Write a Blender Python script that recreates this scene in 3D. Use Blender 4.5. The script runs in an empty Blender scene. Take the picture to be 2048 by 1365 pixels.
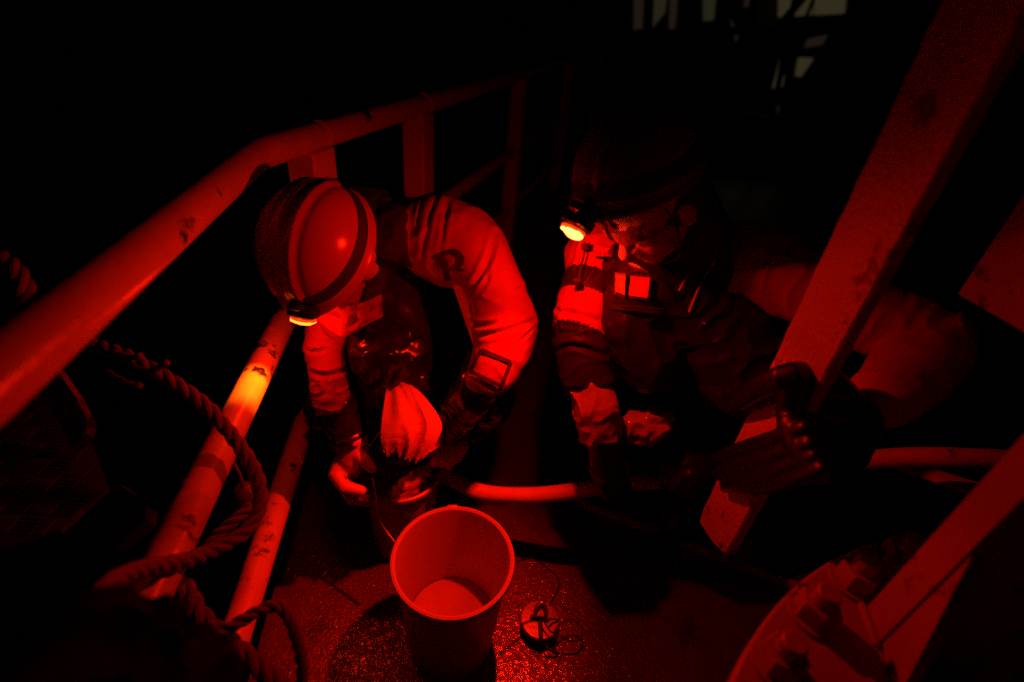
import bpy, bmesh, math, random
from mathutils import Vector as V, Matrix, noise
from mathutils.bvhtree import BVHTree
random.seed(7)
sc = bpy.context.scene
col = sc.collection
# ------------------------------------------------------------------ camera, world, exposure
CAM = V((0, 0, 1.44))
RI = V((.98956571, -.11388534, .08826007))      # image right
UI = V((-.0090911, .56199415, .82709125))       # image up
FI = V((.14379522, .81926351, -.5550948))       # view direction
cd = bpy.data.cameras.new('camera'); cam = bpy.data.objects.new('camera', cd); col.objects.link(cam)
cam.matrix_world = Matrix(((RI.x, UI.x, -FI.x, CAM.x), (RI.y, UI.y, -FI.y, CAM.y), (RI.z, UI.z, -FI.z, CAM.z), (0, 0, 0, 1)))
cd.sensor_width = 36; cd.lens = 36 * 1000 / 2048; cd.clip_start = .02; cd.clip_end = 3000
cd.dof.use_dof = True; cd.dof.focus_distance = 1.15; cd.dof.aperture_fstop = 1.3
sc.camera = cam
w = bpy.data.worlds.new('World'); sc.world = w; w.use_nodes = True
wn = w.node_tree.nodes; bg = wn['Background']
sky = wn.new('ShaderNodeTexSky'); sky.sky_type = 'NISHITA'; sky.sun_disc = False
sky.sun_elevation = math.radians(-9); sky.sun_rotation = math.radians(150)
w.node_tree.links.new(sky.outputs[0], bg.inputs[0]); bg.inputs[1].default_value = .05
vs = sc.view_settings; vs.view_transform = 'Standard'; vs.look = 'None'; vs.exposure = 0; vs.gamma = 1
sc.cycles.max_bounces = 5; sc.cycles.use_denoising = False; sc.cycles.use_adaptive_sampling = False; sc.cycles.sample_clamp_indirect = .6; sc.cycles.blur_glossy = 1.0; sc.cycles.caustics_reflective = False; sc.cycles.caustics_refractive = False

RED = (1.0, .006, .0006); CORE = (1.0, .085, .002)
def lamp_light(name, loc, direction, power, parent, size=170, blend=.6, radius=.012, color=RED):
    l = bpy.data.lights.new(name, 'SPOT' if direction else 'POINT'); l.energy = power; l.color = color
    l.shadow_soft_size = radius
    if direction: l.spot_size = math.radians(size); l.spot_blend = blend
    o = bpy.data.objects.new(name, l); col.objects.link(o)
    if direction: o.rotation_euler = V(direction).to_track_quat('-Z', 'Y').to_euler()
    o.parent = parent; o.location = V(loc) - base_of(parent)
    return o

# ------------------------------------------------------------------ sight lines (real distances given by hand)
def ray(px, py):
    return FI + RI * ((px - 1024) / 1000) - UI * ((py - 682.5) / 1000)
def P(px, py, d): return CAM + ray(px, py) * d
def PZ(px, py, z):
    r = ray(px, py); return CAM + r * ((z - CAM.z) / r.z)
def PX(px, py, x):
    r = ray(px, py); return CAM + r * ((x - CAM.x) / r.x)

# ------------------------------------------------------------------ materials
def mat(name, c, rough=.6, metal=0, var=.15, vscale=9, bump=.1, bscale=60, spec=.5, dark=None, dscale=4, damt=.5, rvar=0, sheen=0):
    m = bpy.data.materials.new(name); m.use_nodes = True
    nt = m.node_tree; n = nt.nodes; L = nt.links.new; b = n['Principled BSDF']
    tc = n.new('ShaderNodeTexCoord')
    no = n.new('ShaderNodeTexNoise'); no.inputs['Scale'].default_value = vscale; no.inputs['Detail'].default_value = 6
    L(tc.outputs['Object'], no.inputs['Vector'])
    mx = n.new('ShaderNodeMix'); mx.data_type = 'RGBA'
    mx.inputs['A'].default_value = (*[x * (1 - var) for x in c], 1)
    mx.inputs['B'].default_value = (*[min(1, x * (1 + var)) for x in c], 1)
    L(no.outputs['Fac'], mx.inputs['Factor'])
    out = mx.outputs['Result']
    if dark is not None:                         # rust, dirt, wear patches with a shape of their own
        n2 = n.new('ShaderNodeTexNoise'); n2.inputs['Scale'].default_value = dscale; n2.inputs['Detail'].default_value = 9; n2.inputs['Roughness'].default_value = .62
        L(tc.outputs['Object'], n2.inputs['Vector'])
        rp = n.new('ShaderNodeValToRGB'); rp.color_ramp.elements[0].position = damt; rp.color_ramp.elements[1].position = damt + .05
        L(n2.outputs['Fac'], rp.inputs['Fac'])
        m2 = n.new('ShaderNodeMix'); m2.data_type = 'RGBA'; m2.inputs['B'].default_value = (*dark, 1)
        L(rp.outputs['Color'], m2.inputs['Factor']); L(out, m2.inputs['A']); out = m2.outputs['Result']
    L(out, b.inputs['Base Color'])
    b.inputs['Roughness'].default_value = rough; b.inputs['Metallic'].default_value = metal
    b.inputs['Specular IOR Level'].default_value = spec
    if rvar:
        mr = n.new('ShaderNodeMapRange'); mr.inputs['From Min'].default_value = .3; mr.inputs['From Max'].default_value = .7
        mr.inputs['To Min'].default_value = max(.03, rough - rvar); mr.inputs['To Max'].default_value = min(1, rough + rvar)
        n3 = n.new('ShaderNodeTexNoise'); n3.inputs['Scale'].default_value = vscale * .7; n3.inputs['Detail'].default_value = 5
        L(tc.outputs['Object'], n3.inputs['Vector']); L(n3.outputs['Fac'], mr.inputs['Value']); L(mr.outputs['Result'], b.inputs['Roughness'])
    if bump:
        nb = n.new('ShaderNodeTexNoise'); nb.inputs['Scale'].default_value = bscale; nb.inputs['Detail'].default_value = 5
        L(tc.outputs['Object'], nb.inputs['Vector'])
        bp = n.new('ShaderNodeBump'); bp.inputs['Strength'].default_value = bump; bp.inputs['Distance'].default_value = .004
        L(nb.outputs['Fac'], bp.inputs['Height']); L(bp.outputs['Normal'], b.inputs['Normal'])
    return m
def emit(name, c, s):
    m = bpy.data.materials.new(name); m.use_nodes = True; b = m.node_tree.nodes['Principled BSDF']
    b.inputs['Base Color'].default_value = (.3, .3, .3, 1); b.inputs['Emission Color'].default_value = (*c, 1); b.inputs['Emission Strength'].default_value = s
    return m
M = dict(
    paint=mat('white_rail_paint', (.68, .60, .47), .34, var=.2, vscale=14, bump=.5, bscale=32, dark=(.03, .012, .006), dscale=8, damt=.61, rvar=.1),
    pillar=mat('gantry_paint', (.52, .37, .23), .45, var=.25, vscale=12, bump=.8, bscale=110, dark=(.16, .08, .05), dscale=15, damt=.58),
    column=mat('davit_paint', (.36, .26, .18), .45, var=.15, vscale=8, bump=.25, bscale=40, dark=(.08, .04, .025), dscale=9, damt=.59),
    deck=mat('wet_deck_paint', (.105, .04, .034), .25, var=.5, vscale=16, bump=1.0, bscale=110, dark=(.05, .02, .016), dscale=5, damt=.58, rvar=.14),
    hatch=mat('deck_doubler', (.07, .045, .04), .35, var=.4, vscale=20, bump=.6, bscale=150, rvar=.2),
    black=mat('black_steel', (.012, .011, .011), .5, bump=.3, bscale=60),
    steel=mat('stainless_steel', (.5, .48, .46), .28, metal=1, var=.1, bump=.1, bscale=90),
    jacket=mat('orange_jacket_cloth', (.27, .016, .009), .72, var=.06, vscale=22, bump=.18, bscale=260, spec=.25),
    jacket2=mat('orange_jacket_cloth_worn', (.50, .03, .02), .75, var=.12, vscale=18, bump=.2, bscale=240, spec=.25),
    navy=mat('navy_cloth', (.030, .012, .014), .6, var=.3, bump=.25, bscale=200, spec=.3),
    bib=mat('black_pvc_bib', (.018, .012, .013), .26, var=.4, vscale=14, bump=.5, bscale=26, spec=.6, rvar=.1),
    rubber=mat('black_rubber', (.006, .005, .005), .40, var=.3, bump=.06, bscale=60, spec=.5),
    cuff=mat('pale_knit_cuff', (.44, .22, .16), .8, var=.1, vscale=30, bump=.3, bscale=160, spec=.2),
    glove=mat('pale_pvc_glove', (.55, .22, .12), .42, var=.2, vscale=20, bump=.25, bscale=60, dark=(.08, .03, .02), dscale=14, damt=.62),
    skin=mat('skin', (.72, .40, .30), .45, var=.08, vscale=40, bump=.12, bscale=220),
    hair=mat('hair', (.03, .016, .01), .5, var=.3, bump=.6, bscale=200),
    helmet1=mat('orange_helmet_shell', (.40, .08, .035), .24, var=.08, vscale=10, bump=.05, bscale=60, dark=(.05, .02, .015), dscale=9, damt=.665),
    helmet2=mat('dark_helmet_shell', (.22, .055, .035), .45, var=.1, bump=.08, bscale=60),
    strap=mat('black_elastic', (.02, .014, .014), .7, bump=.4, bscale=300),
    lamp=mat('lamp_housing', (.02, .018, .018), .4, bump=.1),
    bucket=mat('white_plastic', (.47, .35, .29), .38, var=.07, vscale=20, bump=.06, bscale=60, dark=(.2, .13, .1), dscale=12, damt=.68),
    water=mat('murky_water', (.42, .30, .24), .06, var=.5, vscale=9, bump=.03, bscale=20),
    hose=mat('pale_hose', (.66, .44, .28), .6, var=.12, vscale=25, bump=.3, bscale=120, dark=(.12, .07, .04), dscale=9, damt=.66),
    rope=mat('hemp_rope', (.19, .09, .06), .75, var=.35, vscale=60, bump=.6, bscale=180),
    tread=mat('tread_plate', (.035, .02, .018), .4, var=.3, vscale=18, bump=.3, bscale=60),
    tarp=mat('black_tarpaulin', (.004, .003, .003), .8, var=.3, bump=.3, bscale=40, spec=.08),
    plastic=mat('clear_plastic', (.40, .28, .24), .08, var=.3, bump=.2, bscale=30),
    pane=mat('reflective_patch', (.72, .14, .06), .3, var=.1, bump=.1),
    house=mat('deckhouse_paint', (.05, .048, .04), .6),
    sea=mat('sea_water', (.004, .006, .008), .15, bump=.8, bscale=1.2),
    fender=mat('fender_rubber', (.12, .05, .04), .4, bump=.2),
    vest=mat('dark_red_vest', (.016, .008, .008), .30, var=.5, vscale=18, bump=.5, bscale=30, spec=.5, rvar=.12),
    specs=mat('wet_glasses', (.30, .16, .13), .14, var=.3, vscale=60, bump=.6, bscale=70),
    lens2=emit('lamp_lens_white', (1, .13, .022), 13),
    window=emit('wall_glow', (1, .80, .38), .030), glow_panel2=emit('wall_glow_green', (.95, .85, .40), .018), glow_panel3=emit('wall_glow_dim', (1, .6, .45), .013),  # emission stands in for lamplight falling on the far wall
    lens=emit('lamp_lens', (1, .15, .012), 5), lens_red=emit('lamp_lens_red', (1, .03, .0), 2.2),
)

# ------------------------------------------------------------------ mesh builder
def frames(path):
    path = [V(p) for p in path]; T = []
    for i in range(len(path)):
        a = path[max(0, i - 1)]; b = path[min(len(path) - 1, i + 1)]; T.append((b - a).normalized())
    n = T[0].orthogonal().normalized(); out = []
    for i, t in enumerate(T):
        n = (n - t * n.dot(t)); n = n.normalized() if n.length > 1e-6 else t.orthogonal().normalized()
        out.append((path[i], t, n, t.cross(n)))
    return out
def smooth_path(pts, k=8):
    pts = [V(p) for p in pts]; out = []
    for i in range(len(pts) - 1):
        p0 = pts[max(0, i - 1)]; p1 = pts[i]; p2 = pts[i + 1]; p3 = pts[min(len(pts) - 1, i + 2)]
        for j in range(k):
            t = j / k
            out.append(.5 * ((2 * p1) + (p2 - p0) * t + (2 * p0 - 5 * p1 + 4 * p2 - p3) * t * t + (3 * p1 - p0 - 3 * p2 + p3) * t ** 3))
    out.append(pts[-1]); return out
class MB:
    def __init__(s): s.v = []; s.f = []
    def rings(s, R, cap=True, closed=False):
        o = len(s.v); n = len(R[0])
        for r in R: s.v += [V(p) for p in r]
        m = len(R)
        for i in range(m if closed else m - 1):
            a = o + i * n; b = o + ((i + 1) % m) * n
            for j in range(n):
                k = (j + 1) % n; s.f.append((a + j, a + k, b + k, b + j))
        if cap and not closed:
            s.f.append(tuple(o + j for j in reversed(range(n)))); s.f.append(tuple(o + (m - 1) * n + j for j in range(n)))
        return s
    def tube(s, path, r, n=16, rnd=False, closed=False):
        F = frames(path); rr = r if isinstance(r, (list, tuple)) else [r] * len(F); R = []
        if len(rr) != len(F): rr = [rr[0] + (rr[-1] - rr[0]) * i / (len(F) - 1) for i in range(len(F))]
        def ring(p, a, b, q): return [p + (a * math.cos(2 * math.pi * j / n) + b * math.sin(2 * math.pi * j / n)) * q for j in range(n)]
        if rnd:
            p, t, a, b = F[0]
            for u in (.97, .8, .5): R.append(ring(p - t * rr[0] * u, a, b, rr[0] * math.sqrt(1 - u * u)))
        for (p, t, a, b), q in zip(F, rr): R.append(ring(p, a, b, q))
        if rnd:
            p, t, a, b = F[-1]
            for u in (.5, .8, .97): R.append(ring(p + t * rr[-1] * u, a, b, rr[-1] * math.sqrt(1 - u * u)))
        return s.rings(R, True, closed)
    def ell(s, c, ax, n=20, m=12):
        c = V(c); A = [V(a) for a in ax]; R = []
        for i in range(m + 1):
            th = math.pi * (.02 + .96 * i / m)
            R.append([c + A[2] * math.cos(th) + (A[0] * math.cos(2 * math.pi * j / n) + A[1] * math.sin(2 * math.pi * j / n)) * math.sin(th) for j in range(n)])
        R.reverse(); return s.rings(R)
    def lathe(s, prof, c, n=40, ax=((1, 0, 0), (0, 1, 0), (0, 0, 1)), closed=False):
        c = V(c); X, Y, Z = [V(a) for a in ax]
        return s.rings([[c + (X * math.cos(2 * math.pi * j / n) + Y * math.sin(2 * math.pi * j / n)) * r + Z * z for j in range(n)] for r, z in prof], not closed, closed)
    def box(s, c, ax, bev=.0):
        c = V(c); A = [V(a) for a in ax]; L = [a.length for a in A]; b = bev
        if not b:
            R = [[c + A[0] * sx + A[1] * sy + A[2] * sz for sx, sy in ((-1, -1), (1, -1), (1, 1), (-1, 1))] for sz in (-1, 1)]
            return s.rings(R)
        def rr(z, k):
            k0 = 1 - b * k / L[0]; k1 = 1 - b * k / L[1]; c0 = 1 - b * (k + 1) / L[0]; c1 = 1 - b * (k + 1) / L[1]
            return [c + A[0] * x + A[1] * y + A[2] * z for x, y in ((-c0, -k1), (c0, -k1), (k0, -c1), (k0, c1), (c0, k1), (-c0, k1), (-k0, c1), (-k0, -c1))]
        return s.rings([rr(-1, 1), rr(-1 + b / L[2], 0), rr(1 - b / L[2], 0), rr(1, 1)])
    def prism(s, pts, off):
        pts = [V(p) for p in pts]; off = V(off); return s.rings([pts, [p + off for p in pts]])
    def mesh(s, name):
        me = bpy.data.meshes.new(name); me.from_pydata([tuple(p) for p in s.v], [], s.f); me.validate()
        bm = bmesh.new(); bm.from_mesh(me); bmesh.ops.recalc_face_normals(bm, faces=bm.faces); bm.to_mesh(me); bm.free()
        return me
BASE = {}
def base_of(o): return BASE.get(o.name, V((0, 0, 0)))
def link(name, me, m, parent=None, smooth=True):
    o = bpy.data.objects.new(name, me); col.objects.link(o)
    for x in (m if isinstance(m, (list, tuple)) else [m]): me.materials.append(x)
    if smooth:
        for p in me.polygons: p.use_smooth = True
        me.set_sharp_from_angle(angle=math.radians(38))
    if parent is not None:
        o.parent = parent; o.location = -base_of(parent)
    BASE[o.name] = V((0, 0, 0))
    return o
def build(mb, name, m, parent=None, smooth=True): return link(name, mb.mesh(name), m, parent, smooth)
def thing(name, loc, label, cat, group=None):
    o = bpy.data.objects.new(name, None); col.objects.link(o); o.location = V(loc); BASE[o.name] = V(loc); o.empty_display_size = .1
    o['label'] = label; o['category'] = cat
    if group: o['group'] = group
    return o
def tag(o, label, cat, group=None):
    o['label'] = label; o['category'] = cat
    if group: o['group'] = group
    return o
def struct(o): o['kind'] = 'structure'; return o

# continuous surface grown from overlapping volumes
def blob_mesh(name, mb, voxel=.006, it=6, disp=None):
    me = mb.mesh(name + '_raw'); o = bpy.data.objects.new(name + '_raw', me); col.objects.link(o)
    r = o.modifiers.new('r', 'REMESH'); r.mode = 'VOXEL'; r.voxel_size = voxel; r.use_smooth_shade = True
    s = o.modifiers.new('s', 'SMOOTH'); s.factor = .5; s.iterations = it
    dg = bpy.context.evaluated_depsgraph_get(); dg.update()
    nm = bpy.data.meshes.new_from_object(o.evaluated_get(dg)); nm.name = name
    bpy.data.objects.remove(o); bpy.data.meshes.remove(me)
    if disp:
        ns = [v.normal.copy() for v in nm.vertices]
        for v, n in zip(nm.vertices, ns): v.co = v.co + n * disp(v.co, n)
        nm.update()
    return nm
def ridge(q): return (1 - abs(noise.noise(q)) * 1.9)
def folds(bones, amp=.007, fa=26, fr=7, seed=0):
    """cloth folds running across the limb, strongest near the joints"""
    B = [(V(a), (V(b) - V(a))) for a, b in bones]
    def f(co, n):
        best = None
        for a, d in B:
            t = max(0, min(1, (co - a).dot(d) / d.length_squared)); q = a + d * t; L = (co - q).length
            if best is None or L < best[0]: best = (L, t, a, d)
        L, t, a, d = best; dn = d.normalized(); s = (co - a).dot(dn); rad = co - a - dn * s
        q = dn * (s * fa) + rad * fr + V((seed, seed * 2.3, 0)) + noise.noise_vector(co * 8 + V((seed, 0, 0))) * .9
        k = .45 + .9 * (abs(t - .5) * 2) ** 2
        a1 = ridge(q); a2 = noise.noise(co * 60)
        return amp * k * (max(0, a1) ** 2 - .45) + amp * .12 * a2
    return f
def lump(amp, f, seed=0):
    def g(co, n): return amp * noise.noise(co * f + V((seed, 0, 0))) + amp * .4 * noise.noise(co * f * 2.7 + V((0, seed, 0)))
    return g
def sil_rings(mb, L, R, dep, thick, n=28, k=4, lumpy=0, folds_n=0, seed=0):
    """rings whose breadth follows two measured edges at a given distance, round in depth"""
    m = len(L); d = dep if isinstance(dep, (list, tuple)) else [dep] * m; th = thick if isinstance(thick, (list, tuple)) else [thick] * m
    A = smooth_path([P(*l, x) for l, x in zip(L, d)], k); B = smooth_path([P(*r, x) for r, x in zip(R, d)], k); T = []
    TT = smooth_path([V((t, 0, 0)) for t in th], k); out = []
    for i, (a, b, t) in enumerate(zip(A, B, TT)):
        c = (a + b) / 2; ax = (b - a) / 2; view = (c - CAM).normalized()
        tan = (A[min(i + 1, len(A) - 1)] + B[min(i + 1, len(B) - 1)] - A[max(0, i - 1)] - B[max(0, i - 1)])
        nn = ax.cross(tan).normalized() if tan.length > 1e-6 else view
        if nn.dot(view) < 0: nn = -nn
        ring = []
        for j in range(n):
            an = 2 * math.pi * j / n
            q = 1 + (folds_n and .10 * noise.noise(V((math.cos(an) * folds_n, math.sin(an) * folds_n, i * .06 + seed))))
            ring.append(c + ax * math.cos(an) * (1 + (q - 1) * .4) + nn * (t.x * math.sin(an) * q))
        out.append(ring)
    return mb.rings(out)

# ================================================================== the setting
ZT, ZM, ZL = 1.097, .658, .262
XR = -.43; BEND = V((XR, 1.28, 0)); DIR = V((.395, .9187, 0))
mb = MB(); far = BEND + DIR * 15
mb.prism([(XR - .03, -2.5, -.014), (XR - .03, 1.28, -.014), (far.x - .03, far.y, -.014), (16, far.y, -.014), (16, -2.5, -.014)], (0, 0, .014))
deck = struct(build(mb, 'deck', M['deck'], smooth=False))
nt = M['deck'].node_tree; bs = nt.nodes['Principled BSDF']
bs.inputs['Coat Weight'].default_value = 1; bs.inputs['Coat Roughness'].default_value = .11; bs.inputs['Coat IOR'].default_value = 1.6
tcn = nt.nodes.new('ShaderNodeTexCoord'); wn1 = nt.nodes.new('ShaderNodeTexNoise'); wn1.inputs['Scale'].default_value = 48; wn1.inputs['Detail'].default_value = 4; wn1.inputs['Distortion'].default_value = 1.5
wb = nt.nodes.new('ShaderNodeBump'); wb.inputs['Strength'].default_value = .42; wb.inputs['Distance'].default_value = .006
nt.links.new(tcn.outputs['Object'], wn1.inputs['Vector']); nt.links.new(wn1.outputs['Fac'], wb.inputs['Height']); nt.links.new(wb.outputs['Normal'], bs.inputs['Coat Normal'])
mb = MB(); mb.box((0, 0, -4.2), ((900, 0, 0), (0, 900, 0), (0, 0, .05))); sea = struct(build(mb, 'sea', M['sea'], smooth=False))
mb = MB()
mb.prism([(XR - .031, -2.5, -.016), (XR - .031, 1.28, -.016), (far.x - .031, far.y, -.016), (far.x + .2, far.y, -.016), (XR + .2, 1.2, -.016), (XR + .2, -2.5, -.016)], (0, 0, -.3))
struct(build(mb, 'hull_side', M['black'], smooth=False))
# low welded upstand on the deck
mb = MB(); a = PZ(1150, 1004, .0); b = PZ(1520, 1148, .0); b2 = b + (b - a) * 1.2
pth = [a + (b2 - a) * (i / 40) + V((0, 0, .008 + .004 * noise.noise(V((i * .7, 0, 0))))) for i in range(41)]
mb.tube(pth, [.016 + .004 * noise.noise(V((i * .9, 4, 0))) for i in range(41)], 10)
struct(build(mb, 'weld_seam', M['pillar']))

# ------------------------------------------------------------------ railing
rail = thing('ship_railing', (XR, 1.28, 0), 'white painted pipe railing with three rails, bending along the deck edge', 'railing')
def rail_path(z, y0=-.7):
    return [V((XR, y0 + (1.28 - y0) * i / 14, z)) for i in range(14)] + [BEND + V((0, -.025, z)), BEND + DIR * .025 + V((0, 0, z))] + [BEND + DIR * (.3 + .7 * i) + V((0, 0, z)) for i in range(10)]
for nm, z, r in (('top_rail', ZT, .036), ('middle_rail', ZM, .033), ('lower_rail', ZL, .033)):
    build(MB().tube(rail_path(z), r, 28), nm, M['paint'], rail)
side = V((DIR.y, -DIR.x, 0))
for s in (.20, .865, 2.3, 3.9, 5.8):
    q = BEND + DIR * s
    po = build(MB().box(q + V((0, 0, (ZT - .02) / 2)), (DIR * .050, side * .045, (0, 0, (ZT - .02) / 2)), .006), 'post', M['paint'], rail)
    wd = [q + V((0, 0, ZT)) + DIR * (.047) + (side * math.cos(t) + V((0, 0, 1)) * math.sin(t)) * (.0365 + .003 * noise.noise(V((math.cos(t) * 3, math.sin(t) * 3, s)))) for t in [2 * math.pi * i / 24 for i in range(24)]]
    build(MB().tube(wd + wd[:1], .005, 6), 'weld_bead', M['paint'], po)
for yy in (.02, -.6):
    build(MB().box((XR, yy, (ZT - .02) / 2), ((0, .04, 0), (.03, 0, 0), (0, 0, (ZT - .02) / 2)), .006), 'post', M['paint'], rail)

# ------------------------------------------------------------------ gantry post (right) with header and second leg
XP = .60
gp = thing('gantry_frame', (XP, .61, 0), 'painted steel gantry frame whose wide flat leg slants across the right side', 'gantry')
y0, y1 = .558, .672
def bar(x0, x1, ya, yb, z0, z1, name, m=M['pillar'], bev=.004):
    return build(MB().box(((x0 + x1) / 2, (ya + yb) / 2, (z0 + z1) / 2), (((x1 - x0) / 2, 0, 0), (0, (yb - ya) / 2, 0), (0, 0, (z1 - z0) / 2)), bev), name, m, gp)
rr_ = []
for i in range(106):
    z_ = .49 + .02 * i; e = [.0022 * noise.noise(V((z_ * 31, k_ * 7.3, 1))) + .0016 * noise.noise(V((z_ * 90, k_ * 3.1, 5))) for k_ in range(6)]
    tp_ = max(0, 1 - i / 2.0); ya, yb = y0 + e[0] + .002 * tp_, y1 + e[1] - .006 * tp_; slant = .03 * tp_  # slanted cut-off end stands in for the shadow edge across the leg
    rr_.append([V((XP + .003 + e[2] * .3, ya, z_ + slant)), V((XP + e[2] * .4, ya + .003, z_ + slant)), V((XP + e[4] * .4, (ya + yb) / 2, z_ + slant * .3)), V((XP + e[3] * .4, yb - .003, z_)), V((XP + .003 + e[3] * .3, yb, z_)), V((XP + .022, yb, z_)), V((XP + .022, ya, z_ + slant))])
build(MB().rings(rr_), 'leg', M['pillar'], gp)
build(MB().box((XP + .05, y0 + .05, .52), ((.026, 0, 0), (0, .045, 0), (0, 0, .05)), .006), 'hinge_block', M['black'], gp)
bar(XP + .37, XP + .392, y0 - .0, y1 + .06, 1.06, 2.6, 'leg')
bar(XP + .024, XP + .368, y0 + .01, y0 + .03, 1.46, 1.9, 'header_plate')

# ------------------------------------------------------------------ davit column on its bolted flange
KF = 1.22; DC = V((.739, -.239, 0)) * KF; ZF = 1.44 - .59 * KF
dv = thing('davit_column', DC, 'thick round davit column on a bolted flange in the lower right corner', 'davit')
build(MB().lathe([(.50 * KF, 0), (.50 * KF, ZF - .04)], DC, 96), 'pedestal', M['column'], dv)
build(MB().lathe([(.50 * KF, ZF - .035), (.612 * KF, ZF - .035), (.617 * KF, ZF - .03), (.617 * KF, ZF - .004), (.613 * KF, ZF), (.40 * KF, ZF)], DC, 128), 'flange', M['column'], dv)
cA, cB = V((.535, .276, 0)) * KF, V((.520, .2365, 0)) * KF; dd = V((.865, -.50, 0)); cC = cB + dd * .62; cD = V((1.12, .16, 0)) * KF; cE = V((.82, .27, 0)) * KF
build(MB().prism([q + V((0, 0, ZF + .001)) for q in (cA, cB, cC, cD, cE)], (0, 0, 1.9)), 'column', M['column'], dv, False)
def fin(q0, out_, h, th, inset=.004):
    a0 = q0 + V((0, 0, ZF + .002)); n_ = V((out_.x, out_.y, 0))
    return build(MB().prism([a0 - n_ * .02, a0 + n_ * 1.0, a0 + n_ * 1.0 + V((0, 0, .02)), a0 + n_ * .02 + V((0, 0, h)), a0 - n_ * .02 + V((0, 0, h))], dd * th), 'gusset', M['column'], dv, False)
fin(cB + dd * .004, V((-.022, -.050, 0)) * KF, .22, .014); fin(cB + dd * .10, V((-.03, -.05, 0)) * KF, .13, .012); fin(cB + dd * .26, V((-.03, -.05, 0)) * KF, .19, .014)
wl = [cB.lerp(cA, -.02) + V((-.004, .0, ZF + .002 + .0)), cA + V((-.004, .004, ZF + .002))]
build(MB().tube(wl, .006, 8, True), 'weld_bead', M['column'], dv)
bolt0 = None
for i in range(60):
    an = 2 * math.pi * i / 40 + .03
    if i >= 40: break
    q = DC + V((math.cos(an), math.sin(an), 0)) * .584 * KF + V((0, 0, ZF))
    if q.y < -.3 or q.x > 1.4: continue
    rz = random.random()
    mb = MB(); mb.lathe([(.036, .0005), (.036, .006)], q, 20)
    hexr = [[q + V((math.cos(rz + k * math.pi / 3) * r, math.sin(rz + k * math.pi / 3) * r, z)) for k in range(6)] for r, z in ((.030, .006), (.030, .034), (.027, .038))]
    mb.rings(hexr); mb.lathe([(.017, .03), (.017, .060), (.014, .063)], q, 14)
    build(mb, 'bolt', M['column'], dv)

# ------------------------------------------------------------------ outboard platform with tread plate (left)
ZPF = .62
pl = thing('outboard_platform', PZ(60, 900, ZPF), 'dark tread plate platform hanging outside the railing at the left edge', 'platform')
out = [PZ(-260, 640, ZPF), PZ(60, 690, ZPF), PZ(128, 775, ZPF), PZ(190, 905, ZPF), PZ(215, 975, ZPF), PZ(120, 1060, ZPF), PZ(-260, 1180, ZPF)]
build(MB().prism(out, (0, 0, -.012)), 'plate', M['tread'], pl, False)
mb = MB(); U = (out[3] - out[2]).normalized(); W = V((-U.y, U.x, 0))
def inside(p, poly):
    c = False
    for i in range(len(poly)):
        a, b = poly[i], poly[i - 1]
        if (a.y > p.y) != (b.y > p.y) and p.x < (b.x - a.x) * (p.y - a.y) / (b.y - a.y) + a.x: c = not c
    return c
g0 = PZ(60, 900, ZPF); e1 = V((1, -.12, 0)).normalized(); e2 = V((.12, 1, 0)).normalized()
for i in range(-16, 10):
    for j in range(-10, 10):
        c0 = g0 + e1 * i * .042 + e2 * j * .042; d1, d2 = (e1, e2) if (i + j) % 2 else (e2, e1)
        for k in range(-2, 3):
            c = c0 + d2 * k * .0075
            if inside(c + d1 * .016, out) and inside(c - d1 * .016, out):
                mb.box(c + V((0, 0, .001)), (d1 * .016, d2 * .0016, (0, 0, .0016)))
tb = build(mb, 'tread_bars', M['tread'], pl, False); tb['kind'] = 'stuff'
tabp = [P(130, 745, .93), P(168, 800, .95), P(194, 850, .97), P(188, 878, .98), P(160, 905, .99), P(140, 860, 1.0), P(95, 790, .98), P(70, 740, .95)]
build(MB().prism(tabp, (-.012, .0, .012)), 'side_lug', M['pillar'], pl, False)
br = [P(200, 965, 1.0), P(232, 965, 1.0), P(272, 992, 1.0), P(292, 1012, 1.0), P(290, 1040, 1.0), P(262, 1068, 1.0), P(225, 1095, .99), P(196, 1030, .99)]
build(MB().prism(br, FI * .02 + V((0, 0, -.03))), 'end_bracket', M['tread'], pl, False)

# dark covered bundle close to the camera
mb = MB()
for x_, z_, r_, ye in ((-.335, .945, .05, .27), (-.33, .87, .055, .30), (-.315, .76, .07, .31), (-.31, .6, .08, .29), (-.31, .45, .08, .27), (-.31, .3, .08, .27), (-.31, .16, .08, .27), (-.31, .085, .08, .27)):
    mb.tube([(x_, -.35, z_ - .02), (x_, 0, z_), (x_ + .01, ye * .7, z_ - .005), (x_ + .02, ye, z_ - .03)], [r_, r_ * 1.05, r_, r_ * .8], 20, True)
tp = link('tarpaulin_bundle', blob_mesh('tarpaulin_bundle', mb, .012, 5, folds([((-.32, .2, 0), (-.33, .2, .85))], .018, 9, 12, 3)), M['tarp'])
tag(tp, 'black tarpaulin bundle standing in the dark lower left corner', 'tarpaulin')

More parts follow.
